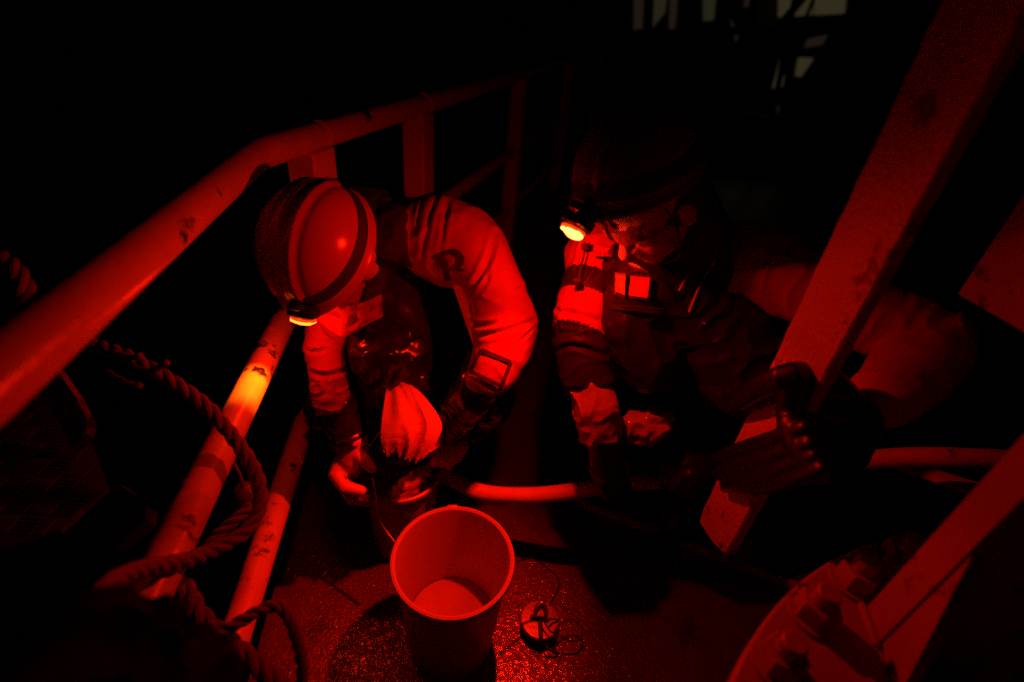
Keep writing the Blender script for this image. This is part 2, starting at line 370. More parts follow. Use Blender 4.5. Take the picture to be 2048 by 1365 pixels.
# ------------------------------------------------------------------ ropes
def rope(name, path, r, label, turns=26, ends=()):
    path = smooth_path(path, 10); F = frames(path); L = 0; acc = [0]
    for i in range(1, len(path)): L += (path[i] - path[i - 1]).length; acc.append(L)
    root = thing(name, path[0], label, 'rope')
    N = max(40, int(L / .004))
    def at(s):
        s = min(max(s, 0), L - 1e-6)
        i = next(k for k in range(len(acc) - 1) if acc[k + 1] >= s); t = (s - acc[i]) / max(1e-9, acc[i + 1] - acc[i])
        f, g = F[i], F[i + 1]; return f[0].lerp(g[0], t), f[2].lerp(g[2], t).normalized(), f[3].lerp(g[3], t).normalized()
    S = [at(L * i / N) for i in range(N + 1)]
    for k in range(3):
        pts = []
        for i, (p, a, b) in enumerate(S):
            an = L * i / N / r * 1.05 + k * 2 * math.pi / 3
            pts.append(p + (a * math.cos(an) + b * math.sin(an)) * r * .52)
        build(MB().tube(pts, [r * (.53 + .05 * noise.noise(V((i * .2, k * 9, 0)))) for i in range(len(pts))], 9, True), 'strand', M['rope'], root)
    for e in ends:
        pe = smooth_path(e, 5); build(MB().tube(pe, [r * .42 * (1 + .18 * math.sin(i * 2.1)) for i in range(len(pe))], 8, True), 'strand_end', M['rope'], root)
    return root
rope('mooring_rope', [P(60, 640, .98), P(120, 655, .95), P(185, 690, .92), P(250, 712, .91), P(330, 755, .91), P(410, 812, .92), P(470, 880, .93), P(512, 950, .94), P(520, 1010, .93), P(492, 1062, .90), P(425, 1100, .85), P(380, 1119, .80), P(335, 1130, .755), P(285, 1140, .70), P(235, 1160, .64), P(190, 1200, .58)], .0132,
     'long twisted rope looping in front of the two lower rails', ends=[[P(270, 735, .9), P(300, 742, .89), P(332, 727, .88)], [P(215, 745, .9), P(250, 765, .895), P(278, 772, .89)], [P(225, 705, .9), P(260, 715, .89), P(278, 712, .885)]])
rope('thick_rope', [P(330, 1150, .86), P(372, 1180, .84), P(395, 1225, .83), P(440, 1270, .82), P(490, 1310, .81), P(530, 1345, .8), P(575, 1390, .79), P(600, 1440, .79)], .0152,
     'thick twisted rope running to the bottom edge beside the tarpaulin')
rope('thin_rope_loop', [P(425, 1275, .80), P(470, 1250, .81), P(520, 1222, .83), P(556, 1213, .84), P(580, 1240, .84), P(597, 1290, .84), P(605, 1340, .84), P(598, 1400, .84)], .0105,
     'thin twisted rope arching as a small loop over the deck edge')
rope('coiled_line', [P(-50, 500, .99), P(0, 515, .98), P(36, 545, .97), P(52, 590, .97), P(30, 625, .98), P(-10, 640, .99), P(-50, 620, 1.0)], .016, 'dim coil of rope outside the railing at the left edge')
rope('line_crossing', [P(395, 1120, .98), P(430, 1075, 1.0), P(470, 1040, 1.02), P(500, 1015, 1.04)], .012, 'short doubled rope end behind the long rope loop')
fd = thing('fender_float', P(497, 1002, 1.18), 'small dull rubber float hanging behind the rope loop', 'float')
c = P(497, 1005, 1.12)
build(MB().lathe([(.004, .055), (.018, .05), (.03, .032), (.036, .008), (.034, -.02), (.022, -.045), (.006, -.054)], c, 24), 'ball', M['fender'], fd)
build(MB().tube([c + V((0, 0, .05)), c + V((.0, .0, .09)), c + V((-.02, .02, .13))], .004, 8), 'lanyard', M['rope'], fd)

# ------------------------------------------------------------------ buckets
def bucket(name, c, r, h, rb, label, level):
    t = thing(name, c, label, 'bucket', None); c = V(c)
    build(MB().lathe([(.001, 0), (rb, 0), (rb + .003, .004), (r - .004, h - .02), (r + .005, h - .018), (r + .009, h - .008), (r + .007, h - .001), (r + .002, h + .001), (r - .003, h - .003), (r - .0055, h - .014), (rb - .003, .008), (.001, .008)], c, 72), 'shell', M['bucket'], t)
    k = level / h; rl = rb + (r - rb) * k - .006
    build(MB().lathe([(rl, level - .004), (rl, level), (.001, level)], c, 48), 'water', M['water'], t)
    return t
BA = V((.037, .69, 0)); HA = .36
ba = bucket('open_bucket', BA, .137, HA, .112, 'open white plastic bucket with a little water, standing in front of the crew', .085)
BB = V((-.105, 1.0, 0)); HB = .32
bb = bucket('sampling_bucket', BB, .108, HB, .088, 'smaller white bucket behind the open one, cloth hanging into it', .17)
ear = P(905, 1007, 1.33)
# lug on the rim of the open bucket
build(MB().box(BA + V((0, .142, HA - .006)), ((.014, 0, 0), (0, .006, 0), (0, 0, .008)), .003), 'lug', M['bucket'], ba)
# handle of the sampling bucket
h1 = BB + V((-.108, -.02, HB - .015)); h2 = BB + V((.108, .02, HB - .015))
hp = smooth_path([h1, h1 + V((-.012, -.01, .05)), h1 + V((.03, 0, .13)), BB + V((0, .02, HB + .19)), h2 + V((-.03, 0, .14)), h2 + V((.01, 0, .05)), h2], 8)
build(MB().tube(hp, .0035, 10), 'handle', M['steel'], bb)
for q in (h1, h2): build(MB().lathe([(.001, -.006), (.012, -.006), (.012, .006), (.001, .006)], q, 14, ((0, 1, 0), (0, 0, 1), (1, 0, 0))), 'handle_boss', M['bucket'], bb)
# loose wire of the handle on the near side
build(MB().tube(smooth_path([P(745, 955, 1.30), P(752, 1000, 1.30), P(762, 1045, 1.31), P(790, 1085, 1.30)], 6), .003, 8), 'drip_cord', M['steel'], bb)

# ------------------------------------------------------------------ sampler weight
S0 = PZ(1080, 1240, .045); S0z = V((S0.x, S0.y, 0))
sw = thing('sampler_weight', S0z, 'round steel sampler weight with a shackle on top, right of the open bucket', 'weight')
build(MB().lathe([(.001, 0), (.046, 0), (.048, .003), (.048, .039), (.001, .039)], S0z, 48), 'body', M['black'], sw)
build(MB().lathe([(.046, .0395), (.053, .0405), (.053, .046), (.051, .048), (.001, .048)], S0z, 48), 'cap', M['steel'], sw)
t0 = S0z + V((0, 0, .048)); A1 = V((.25, 1, 0)).normalized(); A2 = V((1, -.25, 0)).normalized()
build(MB().tube(smooth_path([t0 - A2 * .014 - A1 * .002, t0 - A2 * .014 + A1 * .02 + V((0, 0, .012)), t0 + A1 * .036 + V((0, 0, .02)), t0 + A2 * .014 + A1 * .02 + V((0, 0, .012)), t0 + A2 * .014 - A1 * .002], 6), .0055, 12, True), 'shackle', M['steel'], sw)
build(MB().tube([t0 - A2 * .028 + V((0, 0, .006)), t0 + A2 * .024 + V((0, 0, .006))], .0055, 10), 'shackle_pin', M['black'], sw)
build(MB().tube([t0 - A1 * .01 + V((0, 0, .008)), t0 - A1 * .05 + A2 * .006 + V((0, 0, .006))], .006, 10, True), 'swivel', M['black'], sw)
build(MB().tube(smooth_path([P(1030, 1124, 1.22), P(1045, 1120, 1.24), P(1066, 1118, 1.27), P(1090, 1134, 1.29), P(1112, 1152, 1.31), P(1118, 1172, 1.32), P(1108, 1195, 1.33), P(1100, 1212, 1.33)], 5), .0026, 8), 'wire', M['steel'], sw)
build(MB().tube(smooth_path([P(1084, 1235, 1.345), P(1100, 1262, 1.33), P(1125, 1275, 1.33), P(1152, 1284, 1.34), P(1166, 1262, 1.36), P(1152, 1243, 1.37), P(1130, 1242, 1.36), P(1108, 1265, 1.335), P(1116, 1285, 1.33), P(1104, 1298, 1.33), P(1090, 1290, 1.33)], 6), .0024, 8), 'ring_wire', M['steel'], sw)

# ------------------------------------------------------------------ hoses
hz = thing('pale_hose', P(880, 948, 1.52), 'pale canvas hose running from the sampling bucket to the davit column', 'hose')
hpth = smooth_path([P(870, 940, 1.52), P(905, 958, 1.50), P(960, 984, 1.47), P(1050, 991, 1.43), P(1120, 986, 1.40), P(1215, 972, 1.38), P(1310, 962, 1.40), P(1420, 956, 1.42), P(1540, 945, 1.30), P(1660, 928, 1.18), P(1800, 916, 1.13), P(1900, 916, 1.10), P(2020, 922, 1.08), P(2200, 950, 1.08)], 8)
F = frames(hpth)
build(MB().rings([[p + (a * math.cos(2 * math.pi * j / 20) + b * math.sin(2 * math.pi * j / 20)) * (.0220 + .0018 * noise.noise(p * 14)) for j in range(20)] for p, t, a, b in F]), 'sleeve', M['hose'], hz)
p, t, a, b = F[0]
build(MB().lathe([(.016, -.012), (.024, -.012), (.025, .0), (.025, .02), (.023, .022)], p, 24, (a, b, t)), 'end_cuff', M['hose'], hz)
h2o = thing('second_hose', P(1740, 905, 1.30), 'flat pale hose passing under the round one near the davit', 'hose')
q = smooth_path([P(1660, 880, 1.36), P(1740, 905, 1.30), P(1830, 938, 1.24), P(1930, 972, 1.18), P(2060, 1010, 1.12)], 8)
F2 = frames(q); mb = MB()
mb.rings([[p + V((0, 0, 1)).cross(t).normalized() * math.cos(2 * math.pi * j / 16) * .026 + V((0, 0, 1)) * math.sin(2 * math.pi * j / 16) * .012 for j in range(16)] for p, t, a, b in F2])
build(mb, 'sleeve', M['hose'], h2o)

# ================================================================== people
def head_mesh(name, c, f, u, r, scale=1):
    c = V(c); mb = MB()
    def q(x, y, z): return c + (r * x + f * y + u * z) * scale
    def E(x, y, z, a, b, d, m=14): mb.ell(q(x, y, z), (r * a * scale, f * b * scale, u * d * scale), 20, m)
    E(0, -.012, .035, .076, .098, .088); E(0, .02, -.035, .062, .072, .085); E(0, .055, -.092, .030, .030, .026)
    E(0, .045, -.06, .045, .045, .045); E(-.035, .055, -.02, .028, .03, .03); E(.035, .055, -.02, .028, .03, .03)
    E(0, .074, .028, .05, .018, .014)
    mb.tube([q(0, .086, .022), q(0, .104, -.012), q(0, .112, -.026)], [.008, .010, .014], 12, True)
    E(-.011, .097, -.03, .009, .012, .008); E(.011, .097, -.03, .009, .012, .008)
    E(0, .085, -.056, .022, .012, .006); E(0, .083, -.068, .020, .012, .007)
    for s in (-1, 1):
        E(s * .077, -.008, -.015, .010, .020, .032)
    mb.tube([q(0, -.02, -.06), q(0, -.04, -.17)], [.055, .06], 18, True)
    return mb
def helmet(par, c, f, u, r, m, lamp_pow, lamp_dir, ridge_amp=.004, sz=1.0, lampoff=(0, 0, 0), peak=.03):
    c = V(c); a, b, h = .118 * sz, .142 * sz, .128 * sz; R = []; n = 160; K = 48
    def pt(th, ph, k=1.0):
        x = math.sin(ph) * math.cos(th); y = math.sin(ph) * math.sin(th); z = math.cos(ph)
        X = x * a
        g = ridge_amp * (math.exp(-((abs(X) - .030) / .006) ** 2) - .4 * math.exp(-((abs(X) - .044) / .006) ** 2) + .6 * math.exp(-(X / .012) ** 2)) * min(1, max(0, (math.cos(ph) - .12) * 5))
        return c + r * (X * k + x * g) + f * ((y * b) * k + y * g) + u * (z * h * k + z * g)
    for i in range(K + 1):
        ph = math.radians(2 + 88 * i / K); R.append([pt(2 * math.pi * j / n, ph) for j in range(n)])
    for dz, k in ((.010, 1.012), (.016, 1.06), (.020, 1.075), (.0225, 1.07), (.021, 1.0), (.010, .975)):
        ring = []
        for j in range(n):
            th = 2 * math.pi * j / n; y = math.sin(th); pk = peak * max(0, y) ** 6 if k > 1.03 else 0
            ring.append(c + r * math.cos(th) * a * k + f * (y * b * k + pk) - u * (dz + .35 * pk))
        R.append(ring)
    for i in range(8):
        ph = math.radians(88 - 11 * i); R.append([pt(2 * math.pi * j / n, ph, .965) for j in range(n)])
    he = build(MB().rings(R), 'helmet', m, par)
    # elastic strap round the shell
    S = []
    for dz, k in ((.006, 1.004), (.006, 1.022), (.036, 1.018), (.038, 1.0)):
        ph = math.acos(dz / h); S.append([c + r * math.cos(2 * math.pi * j / n) * a * math.sin(ph) * k + f * math.sin(2 * math.pi * j / n) * b * math.sin(ph) * k + u * dz for j in range(n)])
    build(MB().rings(S, False, True), 'strap', M['strap'], he)
    lf = (f * .86 - u * .5).normalized(); lu = lf.cross(r).normalized() * -1
    if lu.dot(u) < 0: lu = -lu
    L0 = c + f * (b + .012) + u * .006 + r * lampoff[0] + f * lampoff[1] + u * lampoff[2]
    hb = build(MB().box(L0, (r * .034, lu * .019, lf * .016), .008), 'lamp_housing', M['lamp'], he)
    build(MB().box(L0 - lf * .018 + lu * .012, (r * .013, lu * .02, lf * .01), .004), 'lamp_bracket', M['lamp'], he)
    rimp = [L0 + lf * .017 + (r * math.cos(t) * .029 + lu * math.sin(t) * .0145) for t in [2 * math.pi * k / 30 for k in range(31)]]
    build(MB().tube(rimp, .0028, 8), 'lens_ring', M['lens_red'], he)
    return he, L0, lf, lu
def hand(mb, W, D, N, S, curl, sc_=1.0, spread=.06, thumb=.7):
    """D wrist-to-knuckles, N back of the hand, S towards the thumb"""
    W = V(W); D = V(D).normalized(); S = (V(S) - D * V(S).dot(D)).normalized(); N = V(N); N = (N - D * N.dot(D) - S * N.dot(S)).normalized()
    k = sc_
    mb.tube([W - D * .02 * k, W + D * .03 * k], [.034 * k, .036 * k], 16, True)
    for s in (-.032, -.012, .010, .030): mb.tube([W + D * .02 * k + S * s * .7 * k, W + D * .088 * k + S * s * k], [.020 * k, .0165 * k], 12, True)
    for i, s in enumerate((.034, .012, -.011, -.032)):
        ln = (.072, .080, .074, .058)[i]; p = W + D * .09 * k + S * s * k; pts = [p]; an = 0; d0 = (D + S * spread * s * 30).normalized()
        for j, fr in enumerate((.45, .32, .25)):
            an += curl[i] * (.8, 1.0, .7)[j]; p = p + (d0 * math.cos(an) - N * math.sin(an)) * ln * fr * k; pts.append(p)
        mb.tube(pts, [.0135 * k, .0128 * k, .0118 * k, .010 * k], 12, True)
    p = W + D * .025 * k + S * .03 * k; q = p + (D * .55 + S * .75 - N * .25 * thumb).normalized() * .045 * k
    e = q + (D * .85 + S * .2 - N * .6 * thumb).normalized() * .034 * k; g = e + (D * .9 - S * .15 - N * .6 * thumb).normalized() * .026 * k
    mb.tube([p, q, e, g], [.019 * k, .0155 * k, .0135 * k, .0115 * k], 12, True)

# ---------------------------------------------------------------- crew member bending over the sampling bucket
p1 = thing('person', (-.11, 1.4, 0), 'person in orange jacket and ridged helmet, head bowed over the sampling bucket', 'person', 'crew on deck')
H1 = P(634, 490, 1.12)
view = (CAM - H1).normalized()
u1 = (view * .80 - RI * .42 + UI * .30).normalized()
f1 = (-UI * .93 - RI * .20); f1 = (f1 - u1 * f1.dot(u1)).normalized(); r1 = f1.cross(u1).normalized()
SL = P(915, 480, 1.25); EL = P(992, 728, 1.21); WL = P(880, 878, 1.37)
SR = P(690, 560, 1.32); ER = P(650, 700, 1.27); WR = P(662, 800, 1.26)
CH = V((-.13, 1.37, .80)); HP = V((-.10, 1.57, .55)); NK = V((-.19, 1.26, .93))
mb = head_mesh('body', H1 - u1 * .045, f1, u1, r1)
mb.tube([HP, CH, NK, H1 - u1 * .12], [.13, .14, .07, .055], 20, True)
mb.tube([SR, CH + V((0, .0, .06)), SL], [.04, .07, .04], 18, True)
mb.tube([SL, EL, WL], [.05, .042, .03], 16, True); mb.tube([SR, ER, WR], [.05, .042, .03], 16, True)
KL = V((.14, 1.13, .47)); AL = V((.13, 1.36, .10)); KR = V((-.30, 1.15, .44)); AR = V((-.28, 1.38, .10))
for h_, k_, a_ in ((HP + V((.09, 0, 0)), KL, AL), (HP - V((.09, 0, 0)), KR, AR)):
    mb.tube([h_, k_], [.08, .058], 16, True); mb.tube([k_, a_], [.055, .042], 16, True)
link('body', blob_mesh('body', mb, .007, 5), M['skin'], p1)
# jacket
mb = MB()
sil_rings(mb, [(800, 520), (824, 540), (862, 568), (903, 578), (926, 586), (934, 604), (940, 640), (946, 690), (936, 732), (930, 765), (946, 782)],
          [(800, 400), (828, 396), (880, 390), (942, 408), (1000, 458), (1036, 535), (1062, 600), (1076, 645), (1064, 700), (1036, 764), (1004, 790)],
          [1.34, 1.31, 1.28, 1.255, 1.235, 1.22, 1.215, 1.21, 1.21, 1.21, 1.21], [.075, .08, .088, .09, .09, .085, .082, .08, .074, .064, .04], 32, 4)
mb.tube([NK + V((-.02, .05, -.02)), P(800, 470, 1.27)], [.085, .075], 20, True)
mb.tube([CH, NK + V((0, .06, -.03))], [.15, .12], 22, True)
mb.tube([SR + V((.03, .04, 0)), P(665, 640, 1.29), ER, P(660, 765, 1.26)], [.075, .062, .052, .047], 20, True)
def crease(me, lines):
    bv_ = BVHTree.FromPolygons([v.co.copy() for v in me.vertices], [tuple(p.vertices) for p in me.polygons]); S_ = []
    for pts, wd, dp in lines:
        pp = smooth_path([V((x, y, 0)) for x, y in pts], 5); hit = []
        for q in pp:
            h, n_, i_, d_ = bv_.ray_cast(CAM, ray(q.x, q.y).normalized())
            if h is not None: hit.append(h)
        if len(hit) > 1: S_.append((hit, wd, dp))
    ns = [v.normal.copy() for v in me.vertices]
    for v, n_ in zip(me.vertices, ns):
        t_ = 0
        for hit, wd, dp in S_:
            if (v.co - hit[len(hit) // 2]).length > .25: continue
            best = 9; bi = 0
            for k_ in range(len(hit) - 1):
                d0 = hit[k_ + 1] - hit[k_]; u_ = max(0, min(1, (v.co - hit[k_]).dot(d0) / max(1e-9, d0.length_squared))); L_ = (v.co - hit[k_] - d0 * u_).length
                if L_ < best: best = L_; bi = (k_ + u_) / (len(hit) - 1)
            if best < wd * 4:
                e_ = math.sin(math.pi * min(1, max(0, .12 + .8 * bi))); t_ += dp * e_ * (-math.exp(-(best / wd) ** 2) + .55 * math.exp(-((best - 2.0 * wd) / (wd * 1.1)) ** 2))
        if t_: v.co = v.co + n_ * t_
    me.update()
SLEEVE1 = [([(846, 400), (838, 430), (834, 470)], .005, .0035), ([(872, 396), (858, 440), (842, 530)], .007, .006), ([(897, 397), (890, 440), (880, 500)], .0065, .004),
           ([(992, 462), (985, 500), (965, 545), (936, 588)], .007, .009), ([(978, 545), (970, 570), (945, 602)], .005, .005),
           ([(942, 648), (965, 652), (990, 646)], .0055, .009), ([(950, 672), (985, 668), (1030, 656), (1070, 640)], .006, .007), ([(1034, 690), (1052, 672), (1072, 652)], .004, .004), ([(936, 600), (943, 620), (940, 642)], .005, .006)]
SLEEVE1R = [([(620, 745), (650, 752), (690, 742)], .006, .009), ([(640, 640), (655, 665), (684, 684)], .005, .006), ([(612, 700), (632, 704), (650, 700)], .005, .005)]
fo = folds([(SL, P(970, 590, 1.14)), (P(970, 590, 1.14), EL), (SR, ER), (ER, WR)], .0045, 16, 9, 1.7)
jm0 = blob_mesh('jacket', mb, .0042, 4, fo); crease(jm0, SLEEVE1 + SLEEVE1R)
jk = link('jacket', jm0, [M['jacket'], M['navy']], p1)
def seg_d(c_, a_, b_):
    d_ = b_ - a_; t_ = max(0, min(1, (c_ - a_).dot(d_) / d_.length_squared)); return (c_ - a_ - d_ * t_).length
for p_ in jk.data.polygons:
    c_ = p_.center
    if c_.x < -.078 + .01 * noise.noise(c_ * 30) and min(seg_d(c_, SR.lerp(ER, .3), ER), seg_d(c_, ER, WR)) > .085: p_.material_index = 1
# jacket collar, crumpled and standing open under the helmet
def sheet(par, name, up, lo, dep, m, bulge=.02, thick=.004, nu=26, nv=10, crumple=.006, seed=0, fu=6, ft=2.4, fine=.5, rag=0):
    A = smooth_path([P(*p, d) for p, d in zip(up, dep)], 8); B = smooth_path([P(*p, d) for p, d in zip(lo, dep)], 8); n = len(A)
    f_, b_ = [], []
    for i in range(n):
        for j in range(nv + 1):
            t = j / nv; q = A[i].lerp(B[i], t); vw = (CAM - q).normalized(); u_ = i / (n - 1)
            q = q + vw * (bulge * math.sin(math.pi * u_) * math.sin(math.pi * (.15 + .7 * t)) + crumple * ridge(V((u_ * fu, t * ft, seed))) + crumple * fine * noise.noise(V((u_ * 17, t * 9, seed))))
            if rag and u_ > .7:
                dn_ = (A[-1] + B[-1] - A[-4] - B[-4]).normalized(); q = q + dn_ * rag * (u_ - .7) / .3 * (noise.noise(V((t * 5.5, seed, 0))) + .6 * noise.noise(V((t * 14, seed, 3))))
            f_.append(q); b_.append(q - vw * thick)
    me = MB(); me.v = f_ + b_; N = n * (nv + 1)
    for i in range(n - 1):
        for j in range(nv):
            a_ = i * (nv + 1) + j; me.f.append((a_, a_ + 1, a_ + nv + 2, a_ + nv + 1)); me.f.append((N + a_, N + a_ + nv + 1, N + a_ + nv + 2, N + a_ + 1))
    edge = [i * (nv + 1) for i in range(n)] + [(n - 1) * (nv + 1) + j for j in range(1, nv + 1)] + [i * (nv + 1) + nv for i in range(n - 2, -1, -1)] + [j for j in range(nv - 1, 0, -1)]
    for x, y in zip(edge, edge[1:] + edge[:1]): me.f.append((x, y, N + y, N + x))
    return build(me, name, m, par)
sheet(p1, 'collar', [(618, 606), (660, 612), (700, 612), (740, 600), (763, 588)], [(632, 640), (660, 660), (690, 674), (730, 652), (766, 634)], [1.21, 1.19, 1.18, 1.19, 1.21], M['jacket'], .012, .005, crumple=.010, seed=2)
# bib overalls
mb = MB()
mb.tube([HP, HP.lerp(CH, .5), CH + V((.01, -.02, 0)), NK + V((.03, .05, -.06))], [.155, .165, .165, .115], 26, True)
mb.tube([CH + V((.02, -.10, -.02)), P(780, 700, 1.30), P(800, 800, 1.42)], [.10, .105, .11], 20, True)
for h_, k_, a_ in ((HP + V((.09, 0, 0)), KL, AL), (HP - V((.09, 0, 0)), KR, AR)):
    mb.tube([h_, k_], [.105, .082], 20, True); mb.tube([k_, a_ + V((0, 0, .06))], [.082, .07], 20, True)
link('bib_overalls', blob_mesh('bib_overalls', mb, .007, 5, folds([(HP, CH), (HP + V((.09, 0, 0)), KL), (KL, AL), (HP - V((.09, 0, 0)), KR), (KR, AR)], .012, 20, 8, 5)), M['bib'], p1)
for k_, a_ in ((KL, AL), (KR, AR)):
    mb = MB(); mb.tube([a_ + V((0, .0, .12)), a_ + V((0, .01, -.03))], [.062, .055], 18, True)
    mb.tube([a_ + V((0, .03, -.045)), a_ + V((0, -.07, -.05)), a_ + V((0, -.15, -.06))], [.05, .047, .036], 16, True)
    link('boot', blob_mesh('boot', mb, .007, 4), M['rubber'], p1)
# long dark gauntlet and pale glove of the arm over the bucket
mb = MB(); mb.tube([EL + V((-.005, .03, -.02)), EL.lerp(WL, .4), WL], [.062, .058, .048], 22, True)
link('gauntlet', blob_mesh('gauntlet', mb, .005, 3, folds([(EL, WL)], .011, 26, 8, 9)), M['bib'], p1)
mb = MB(); hand(mb, P(868, 885, 1.38), (-.45, .1, -.7), (.4, -.5, .2), (-.4, -.6, .2), (.5, .5, .5, .5))
link('glove', blob_mesh('glove', mb, .004, 3), M['bib'], p1)
mb = MB()
mb.tube([P(655, 760, 1.25), P(664, 800, 1.255), P(668, 822, 1.26)], [.042, .046, .043], 22)
link('cuff', blob_mesh('cuff', mb, .004, 2, folds([(P(655, 750, 1.24), P(672, 850, 1.28))], .010, 34, 10, 4)), M['jacket'], p1)
# right hand closed on the bucket handle
mb = MB(); mb.tube([P(676, 812, 1.27), P(690, 860, 1.28), P(700, 895, 1.29)], [.045, .046, .04], 20, True)
link('gauntlet', blob_mesh('gauntlet', mb, .005, 3, folds([(P(675, 800, 1.2), P(700, 900, 1.28))], .012, 30, 12, 6)), M['bib'], p1)
mb = MB(); k = 1.29
mb.tube([P(706, 888, 1.29), P(703, 912, 1.30), P(694, 938, 1.32)], [.040, .042, .036], 18, True)
mb.tube([P(684, 925, k), P(672, 950, 1.275), P(690, 975, 1.265), P(722, 982, 1.27)], [.022, .021, .0185, .014], 14, True)
mb.tube([P(690, 920, 1.31), P(680, 955, 1.315), P(700, 992, 1.31), P(732, 996, 1.31)], [.02, .02, .017, .013], 14, True)
mb.tube([P(695, 915, 1.34), P(684, 950, 1.36), P(705, 1000, 1.35), P(735, 1004, 1.34)], [.02, .02, .017, .013], 14, True)
mb.tube([P(700, 915, 1.37), P(692, 950, 1.385), P(712, 1000, 1.38), P(735, 1004, 1.37)], [.018, .018, .015, .012], 14, True)
mb.tube([P(715, 908, 1.275), P(730, 922, 1.265), P(744, 938, 1.265)], [.018, .0155, .012], 12, True)
link('glove', blob_mesh('glove', mb, .0036, 3), M['glove'], p1)
he1, L1, lf1, lu1 = helmet(p1, H1, f1, u1, r1, M['helmet1'], 0, 0, .0055, 1.02, (-.015, -.004, -.012), .012)
lens1 = MB()
for k in range(9):
    t = (k - 4) / 4.4
    lens1.box(L1 + lf1 * (.020 + .004 * math.cos(t * 1.4)) + r1 * t * .025, (r1 * .0024, lu1 * .0125, lf1 * .004), .001)
build(lens1, 'lens', M['lens'], he1)
LS1 = L1 + lf1 * .036
lamp_light('headlamp_spill', LS1, None, 1.4, he1, radius=.012)
lamp_light('headlamp_beam', LS1, P(505, 772, 1.13) - LS1, 12, he1, 46, .9, .010, CORE)

# decals lying on the sleeve
jm = jk.data; bv = BVHTree.FromPolygons([v.co.copy() for v in jm.vertices], [tuple(p.vertices) for p in jm.polygons])
def onto(px, py, off):
    h, n_, i_, d_ = bv.ray_cast(CAM, ray(px, py).normalized())
    if h is None: return P(px, py, 1.12)
    return h - ray(px, py).normalized() * off
def stroke(name, pts, wd, m, par, off=.003, k=6):
    """flat printed stroke following the cloth"""
    pp = smooth_path([V((x, y, 0)) for x, y in pts], k); ws = wd if isinstance(wd, list) else [wd] * len(pts)
    wp = smooth_path([V((x, 0, 0)) for x in ws], k); A, B = [], []
    for i, q in enumerate(pp):
        t = (pp[min(i + 1, len(pp) - 1)] - pp[max(0, i - 1)]).normalized(); nn = V((-t.y, t.x, 0)) * wp[i].x * .5
        row = []
        for s in (-1, -.33, .33, 1): row.append(onto((q + nn * s).x, (q + nn * s).y, off))
        A.append(row)
    g = MB(); n = len(A)
    for row in A: g.v += row
    for i in range(n - 1):
        for j in range(3): g.f.append((i * 4 + j, i * 4 + j + 1, (i + 1) * 4 + j + 1, (i + 1) * 4 + j))
    return build(g, name, m, par)
def rstroke(pts, wd):
    g = stroke('letter_stroke', pts, wd, M['navy'], jk, .0035); return g
rstroke([(868, 516), (888, 508), (906, 504), (919, 511), (922, 524), (914, 534), (904, 537)], [8, 9, 11, 13, 12, 10, 7])
rstroke([(880, 514), (888, 534), (895, 562)], [15, 15, 10])
rstroke([(908, 531), (917, 539), (928, 542)], [10, 9, 4])
rstroke([(875, 524), (878, 536)], [7, 7])
cs = [(962, 700), (1022, 725), (1003, 773), (940, 743)]
for i in range(4):
    a_, b_ = cs[i], cs[(i + 1) % 4]
    stroke('patch_border', [a_, ((a_[0] + b_[0]) / 2, (a_[1] + b_[1]) / 2), b_], 8, M['navy'], jk, .004)
# pale cloth hanging into the bucket, and its darker twin behind
cl = thing('filter_cloth', BB + V((.0, 0, HB)), 'pale folded cloth hanging over the sampling bucket', 'cloth')
sheet(cl, 'fold', [(778, 750), (771, 790), (764, 840), (762, 880), (768, 906)], [(800, 757), (842, 786), (882, 842), (876, 880), (848, 922)], [1.29, 1.26, 1.235, 1.225, 1.225], M['cuff'], .02, .004, nv=24, crumple=.014, seed=3, fu=1.0, ft=3.6, fine=.12, rag=.022)
sheet(cl, 'back_fold', [(782, 760), (776, 800), (772, 840), (772, 875), (780, 895)], [(806, 764), (848, 796), (884, 850), (884, 885), (862, 905)], [1.31, 1.29, 1.285, 1.285, 1.285], M['cuff'], -.02, .004, nv=20, crumple=.01, seed=5, fu=1.4, ft=4)
cl2 = thing('wet_cloth', BB + V((.1, .05, HB)), 'dull wet cloth draped beside the bucket rim, right of the pale cloth', 'cloth')
mb = MB(); sil_rings(mb, [(862, 838), (862, 870), (858, 900), (862, 935)], [(905, 842), (930, 870), (936, 902), (905, 938)], [1.38, 1.36, 1.34, 1.34], [.02, .03, .03, .02], 36, 6, folds_n=2)
link('fold', blob_mesh('fold', mb, .005, 3, folds([(P(880, 830, 1.37), P(890, 940, 1.34))], .008, 8, 26, 8)), M['cuff'], cl2)
# soaked net inside the bucket
nt_ = MB(); 
for k in range(5):
    an = k * .5; nt_.tube(smooth_path([BB + V((math.cos(a_ + an) * .07, math.sin(a_ + an) * .07, HB - .05 + .018 * k - .02 * math.sin(a_ * 2 + k))) for a_ in (3.4, 4.2, 5.0, 5.8, 6.4)], 6), .018, 10, True)
nt = link('wet_net', blob_mesh('wet_net', nt_, .005, 3, lump(.006, 40)), M['glove']); tag(nt, 'sodden dark net bunched just inside the sampling bucket rim', 'net')

